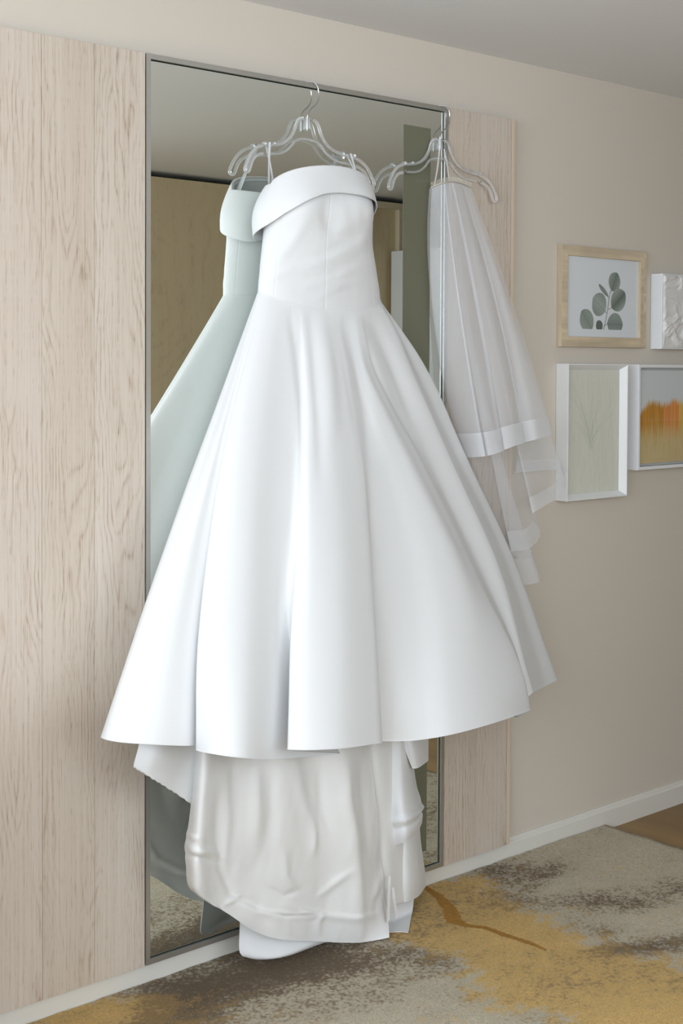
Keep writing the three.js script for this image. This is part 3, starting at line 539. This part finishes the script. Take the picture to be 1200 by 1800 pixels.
  // wide inner panel
  const linCr = creases([
    [0.006, 16, 10, [392, 1340], [398, 1430], [392, 1500], [388, 1540]], [-0.007, 8, 8, [384, 1400], [382, 1470], [388, 1530], [410, 1575], [450, 1592]],
    [0.006, 10, 5, [329, 1482], [345, 1494], [372, 1496], [392, 1512]], [-0.005, 5, 6, [329, 1500], [350, 1508], [380, 1516]], [0.004, 6, 4, [330, 1462], [342, 1470], [352, 1474]],
    [0.005, 10, 4, [405, 1578], [450, 1600], [520, 1606], [560, 1600]], [0.005, 9, 4, [500, 1588], [550, 1606], [620, 1612], [678, 1604]], [-0.004, 4, 6, [440, 1592], [500, 1610], [560, 1606]],
    [0.007, 14, 12, [450, 1340], [452, 1420], [446, 1500]], [-0.006, 12, 12, [478, 1350], [480, 1430], [474, 1480]], [0.006, 12, 10, [520, 1340], [530, 1400], [545, 1440], [548, 1500]], [-0.006, 10, 10, [560, 1350], [568, 1420], [585, 1470]],
    [0.008, 12, 10, [608, 1340], [610, 1400], [622, 1470], [630, 1560], [634, 1640]], [-0.006, 9, 9, [634, 1340], [640, 1420], [648, 1500]], [0.005, 6, 5, [552, 1452], [551, 1478], [549, 1498]],
    [0.005, 9, 7, [500, 1500], [502, 1540], [515, 1560]], [0.006, 7, 7, [655, 1580], [668, 1545], [672, 1520]], [0.005, 8, 6, [558, 1575], [590, 1550], [618, 1530]], [-0.004, 6, 6, [470, 1560], [500, 1575], [530, 1562]],
    [0.004, 5, 5, [560, 1640], [558, 1620], [565, 1608]], [0.004, 6, 5, [395, 1590], [410, 1580], [425, 1575]],
  ]);
  add('train', [
    [[340, 1240, 0.20], [360, 1240, 0.24], [400, 1245, 0.22], [450, 1250, 0.20], [500, 1250, 0.22], [550, 1250, 0.20], [600, 1250, 0.23], [645, 1245, 0.19]],
    [[344, 1330, 0.19], [360, 1335, 0.24], [400, 1340, 0.21], [450, 1340, 0.20], [500, 1340, 0.215], [550, 1340, 0.20], [605, 1335, 0.22], [650, 1330, 0.18]],
    [[335, 1430, 0.17], [352, 1440, 0.225], [392, 1445, 0.195], [450, 1455, 0.19], [500, 1455, 0.195], [560, 1455, 0.185], [620, 1450, 0.205], [662, 1440, 0.17]],
    [[327, 1492, 0.155], [347, 1505, 0.212], [384, 1520, 0.175], [440, 1530, 0.17], [500, 1535, 0.178], [565, 1535, 0.168], [628, 1525, 0.188], [668, 1515, 0.15]],
    [[329, 1525, 0.15], [347, 1545, 0.20], [384, 1562, 0.165], [440, 1575, 0.16], [500, 1582, 0.168], [565, 1582, 0.158], [632, 1575, 0.178], [672, 1565, 0.145]],
    [[331, 1550, 0.14], [348, 1568, 0.185], [386, 1590, 0.155], [440, 1612, 0.155], [500, 1620, 0.163], [570, 1622, 0.153], [634, 1618, 0.17], [680, 1608, 0.14]],
    [[336, 1562, 0.13], [362, 1582, 0.165], [400, 1606, 0.15], [450, 1638, 0.145], [500, 1652, 0.155], [570, 1655, 0.145], [634, 1657, 0.16], [684, 1648, 0.13]],
  ], 180, 170, lining, { t: 0.0016, bump: (u, v, p) => (wr(0.008, 13, 3)(u, v, p) + linCr(p)) * sm(0.02, 0.25, v) });
  // pleated left flap
  add('flap', [
    [[250, 1270, 0.22], [280, 1275, 0.23], [310, 1280, 0.22], [350, 1280, 0.19]],
    [[243, 1312, 0.22], [275, 1325, 0.24], [310, 1335, 0.22], [352, 1330, 0.18]],
    [[235, 1342, 0.21], [265, 1360, 0.225], [300, 1382, 0.205], [338, 1405, 0.17]],
    [[236, 1348, 0.205], [265, 1366, 0.22], [300, 1388, 0.20], [336, 1411, 0.165]],
  ], 60, 30, satin, { t: 0.002, bump: (u, v, p) => 0.0009 * Math.sin(u * 70 + 3 * noise(u * 9, 1, 4)) * sm(0.7, 0.9, v) + 0.004 * (fbm(u * 5, v * 2, 2, 6) - 0.5) });
  // narrow strip and stacked tiers on the right
  add('side_panel', [
    [[620, 1250, 0.15], [655, 1250, 0.175], [690, 1250, 0.17], [715, 1250, 0.15]],
    [[625, 1340, 0.14], [662, 1345, 0.17], [695, 1345, 0.155], [718, 1340, 0.14]],
    [[640, 1450, 0.12], [672, 1455, 0.15], [694, 1455, 0.14], [715, 1450, 0.12]],
    [[645, 1560, 0.10], [678, 1566, 0.13], [700, 1575, 0.12], [716, 1570, 0.11]],
    [[650, 1598, 0.095], [682, 1604, 0.12], [703, 1585, 0.11], [716, 1582, 0.10]],
  ], 40, 60, lining, { t: 0.0016 });
  add('tier', [
    [[680, 1250, 0.16], [702, 1250, 0.18], [725, 1250, 0.16], [748, 1255, 0.12]],
    [[684, 1320, 0.155], [705, 1325, 0.175], [720, 1325, 0.15], [728, 1330, 0.11]],
    [[686, 1390, 0.15], [706, 1385, 0.17], [722, 1380, 0.15], [731, 1378, 0.11]],
    [[688, 1430, 0.145], [708, 1422, 0.175], [727, 1412, 0.155], [738, 1402, 0.11]],
    [[692, 1470, 0.14], [714, 1462, 0.175], [734, 1446, 0.15], [742, 1428, 0.105]],
    [[696, 1485, 0.135], [714, 1478, 0.165], [732, 1464, 0.14], [741, 1446, 0.10]],
  ], 40, 60, satin, { t: 0.002, bump: (u, v, p) => 0.007 * Math.exp(-(((v - 0.66 - 0.06 * u) / 0.03) ** 2)) - 0.004 * Math.exp(-(((v - 0.73 - 0.06 * u) / 0.02) ** 2)) });
  add('corner_flap', [
    [[706, 1290, 0.17], [722, 1290, 0.185], [738, 1290, 0.17], [752, 1290, 0.14]],
    [[712, 1318, 0.17], [726, 1318, 0.185], [741, 1320, 0.165], [752, 1322, 0.13]],
    [[724, 1350, 0.165], [733, 1350, 0.17], [743, 1344, 0.155], [752, 1337, 0.125]],
  ], 24, 20, satin, { t: 0.002 });
  add('lower_tier', [
    [[694, 1400, 0.10], [710, 1400, 0.12], [724, 1400, 0.11], [736, 1400, 0.08]],
    [[692, 1480, 0.10], [712, 1480, 0.125], [728, 1475, 0.11], [738, 1470, 0.07]],
    [[694, 1550, 0.10], [716, 1550, 0.125], [736, 1545, 0.105], [747, 1538, 0.065]],
    [[697, 1586, 0.095], [716, 1584, 0.115], [735, 1575, 0.095], [748, 1557, 0.06]],
  ], 30, 40, satin, { t: 0.002 });
  add('hem', [
    [[424, 1570, 0.07], [470, 1575, 0.10], [540, 1580, 0.11], [620, 1580, 0.11], [690, 1570, 0.10], [730, 1560, 0.07]],
    [[421, 1630, 0.072], [465, 1645, 0.10], [540, 1640, 0.125], [620, 1622, 0.125], [690, 1612, 0.10], [724, 1605, 0.068]],
    [[420, 1668, 0.075], [458, 1680, 0.105], [510, 1674, 0.13], [600, 1640, 0.13], [690, 1630, 0.11], [719, 1632, 0.07]],
    [[426, 1680, 0.078], [460, 1686, 0.10], [510, 1679, 0.125], [600, 1646, 0.125], [690, 1638, 0.105], [717, 1639, 0.07]],
  ], 70, 40, satin, { t: 0.002, bump: (u, v, p) => 0.006 * (fbm(p.x * 8, p.y * 4, 2, 19) - 0.5) });
  // tie ribbons at the bottom right
  for (const [a, b, c, e] of [[684, 1540, 682, 1622], [690, 1560, 697, 1616]]) add('tie_ribbon', [[[a - 2, b, 0.16], [a + 2, b, 0.16]], [[(a + c) / 2 - 2.5, (b + e) / 2, 0.17], [(a + c) / 2 + 2, (b + e) / 2, 0.168]], [[c - 3, e, 0.16], [c + 2.5, e - 5, 0.16]]], 4, 16, ribbonMat, { t: 0.0008 });
  // ribbon loops up to the hanger
  const loop = (x, y, z, deg, dd, yy) => { for (const s of [0, 1]) { const end = ringAt(deg + s * dd, yy, -0.004), rows3 = [[V3(x - 0.003, y, z + 0.008 - s * 0.016), V3(x + 0.003, y, z + 0.008 - s * 0.016)], [V3((x + end.x) / 2 - 0.003, (y + end.y) / 2, (z + end.z) / 2 + 0.002), V3((x + end.x) / 2 + 0.003, (y + end.y) / 2, (z + end.z) / 2)], [V3(end.x - 0.003, end.y, end.z), V3(end.x + 0.003, end.y, end.z)]]; obj('hanger_loop', cloth(loft(rows3, 3, 16), { t: 0.0009 }), ribbonMat, dress); } };
  loop(hub1.x - 0.14, hub1.y - 0.078, 0.0155, 178, -14, 1.93); loop(hub1.x + 0.137, hub1.y - 0.078, 0.0155, 20, 14, 1.93);
}

// ---------------------------------------------------------------- the veil
{
  const v = thing('bridal_veil', 'sheer white two-tier tulle veil on a comb with ribbon-edged hems', 'veil');
  const tulle = std({ color: new THREE.Color(0.9, 0.91, 0.93), roughness: 0.9, transparent: true, opacity: 0.30, side: THREE.DoubleSide });
  const tulleLong = std({ color: new THREE.Color(0.9, 0.91, 0.93), roughness: 0.9, transparent: true, opacity: 0.22, side: THREE.DoubleSide });
  const hemMat = std({ color: new THREE.Color(0.9, 0.91, 0.93), roughness: 0.8, transparent: true, opacity: 0.33, side: THREE.DoubleSide });
  const comb = []; for (let k = 0; k <= 20; k++) { const a = k / 20, px = mixn(757, 826, a), py = 330 - 13 * Math.sin(Math.PI * (0.08 + 0.84 * a)) + 3; comb.push(U(px, py, mixn(0.02, 0.035, a) + 0.02 * Math.sin(Math.PI * a))); }
  const combMat = std({ color: srgb(206, 200, 186), metalness: 0.6, roughness: 0.4 });
  const combBar = obj('comb', tube(comb, 0.0022, 60, 8), combMat, v);
  const cc = new THREE.CatmullRomCurve3(comb), teeth = [];
  for (let k = 0; k < 46; k++) { const p = cc.getPoint(k / 45), q = p.clone().add(V3(0.004 * (k / 45 - 0.3), 0.014, 0.004)); teeth.push(tube([p, p.clone().lerp(q, 0.5), q], 0.0006, 3, 5)); }
  const ct = obj('teeth', teeth, combMat, combBar); ct.userData.kind = 'stuff';
  const top = (a, dz = 0) => { const p = cc.getPoint(clamp(a)); p.y -= 0.002; p.z += dz; return p; };
  const tier = (name, cols, nu, nv, dz, mat = tulle) => {
    const NV2 = 8, rows = [];
    for (let k = 0; k <= NV2; k++) rows.push(cols.map(([a, mids, h]) => {
      const w = top(a, dz), e = U(...h), t = k / NV2, p = w.clone().lerp(e, t);
      if (mids) { const m = U(...mids), b = 4 * t * (1 - t), lin = w.clone().lerp(e, 0.5); p.addScaledVector(m.sub(lin), b); }
      return p;
    }));
    const P = loft(rows, nu, nv);
    P.mesh = obj(name, cloth(P, { t: 0 }), mat, v);
    return P;
  };
  const hemOf = (P, band) => { // doubled ribbon band along the hem
    const nv = P.length - 1, j0 = Math.round(nv * (1 - band)), N = clothNormals(P);
    return cloth(P.slice(j0).map((r, j) => r.map((p, i) => p.clone().addScaledVector(N[j0 + j][i], 0.0012))), { t: 0 });
  };
  const short = tier('veil_tier', [
    [0.00, [762, 560, 0.022], [806, 803, 0.04]], [0.03, [763, 560, 0.032], [812, 804, 0.06]], [0.12, [780, 560, 0.06], [826, 804, 0.09]], [0.24, [800, 560, 0.085], [842, 803, 0.13]],
    [0.33, [812, 560, 0.10], [853, 802, 0.145]], [0.315, [809, 560, 0.09], [849, 802, 0.12]], [0.42, [822, 560, 0.10], [862, 800, 0.15]], [0.54, [846, 560, 0.10], [884, 793, 0.15]], [0.50, [840, 560, 0.09], [878, 793, 0.12]], [0.58, [848, 560, 0.10], [888, 790, 0.15]],
    [0.72, [866, 560, 0.11], [906, 783, 0.16]], [0.79, [880, 560, 0.10], [922, 778, 0.15]], [0.77, [877, 560, 0.09], [918, 778, 0.12]], [0.90, [896, 560, 0.10], [944, 772, 0.145]], [1.00, [908, 555, 0.085], [970, 764, 0.12]],
  ], 150, 90, 0.004);
  obj('hem_band', hemOf(short, 0.085), Object.assign(hemMat.clone(), { opacity: 0.42 }), short.mesh);
  const long = tier('veil_tier', [
    [0.00, [775, 640, 0.018], [884, 985, 0.03]], [0.06, [782, 640, 0.03], [888, 1000, 0.035]], [0.16, [792, 640, 0.045], [892, 1015, 0.04]], [0.30, [806, 640, 0.05], [897, 1027, 0.05]], [0.46, [840, 660, 0.055], [944, 1024, 0.06]],
    [0.52, [845, 660, 0.045], [940, 1000, 0.045]], [0.50, [838, 660, 0.055], [898, 972, 0.07]], [0.62, [862, 660, 0.06], [930, 964, 0.075]], [0.70, [880, 660, 0.05], [949, 938, 0.055]], [0.72, [878, 650, 0.06], [936, 905, 0.075]],
    [0.80, [890, 650, 0.06], [950, 893, 0.08]], [0.92, [920, 640, 0.055], [991, 864, 0.06]], [1.00, [924, 630, 0.04], [983, 828, 0.03]], [0.86, [900, 620, 0.035], [905, 832, 0.02]],
  ], 150, 90, -0.006, tulleLong);
  obj('hem_band', hemOf(long, 0.07), hemMat, long.mesh);
  // satin ribbons tying the comb to the hanger
  for (const [px0, py0, px1, py1] of [[772, 262, 763, 326], [780, 262, 789, 318]]) {
    const a = U(px0, py0, 0.03), b = U(px1, py1, 0.045), w = 0.0035;
    obj('ribbon', cloth(loft([[V3(a.x - w * 0.6, a.y, a.z), V3(a.x + w * 0.6, a.y, a.z)], [a.clone().lerp(b, 0.5).add(V3(-w, 0, 0.004)), a.clone().lerp(b, 0.5).add(V3(w, 0, 0.002))], [V3(b.x - w * 0.3, b.y, b.z), V3(b.x + w * 0.3, b.y, b.z)]], 4, 14), { t: 0.0008 }), ribbonMat, v);
  }
}

scene.traverse((o) => { if (o.isMesh) { o.castShadow = true; o.receiveShadow = true; } });
renderer.render(scene, camera);
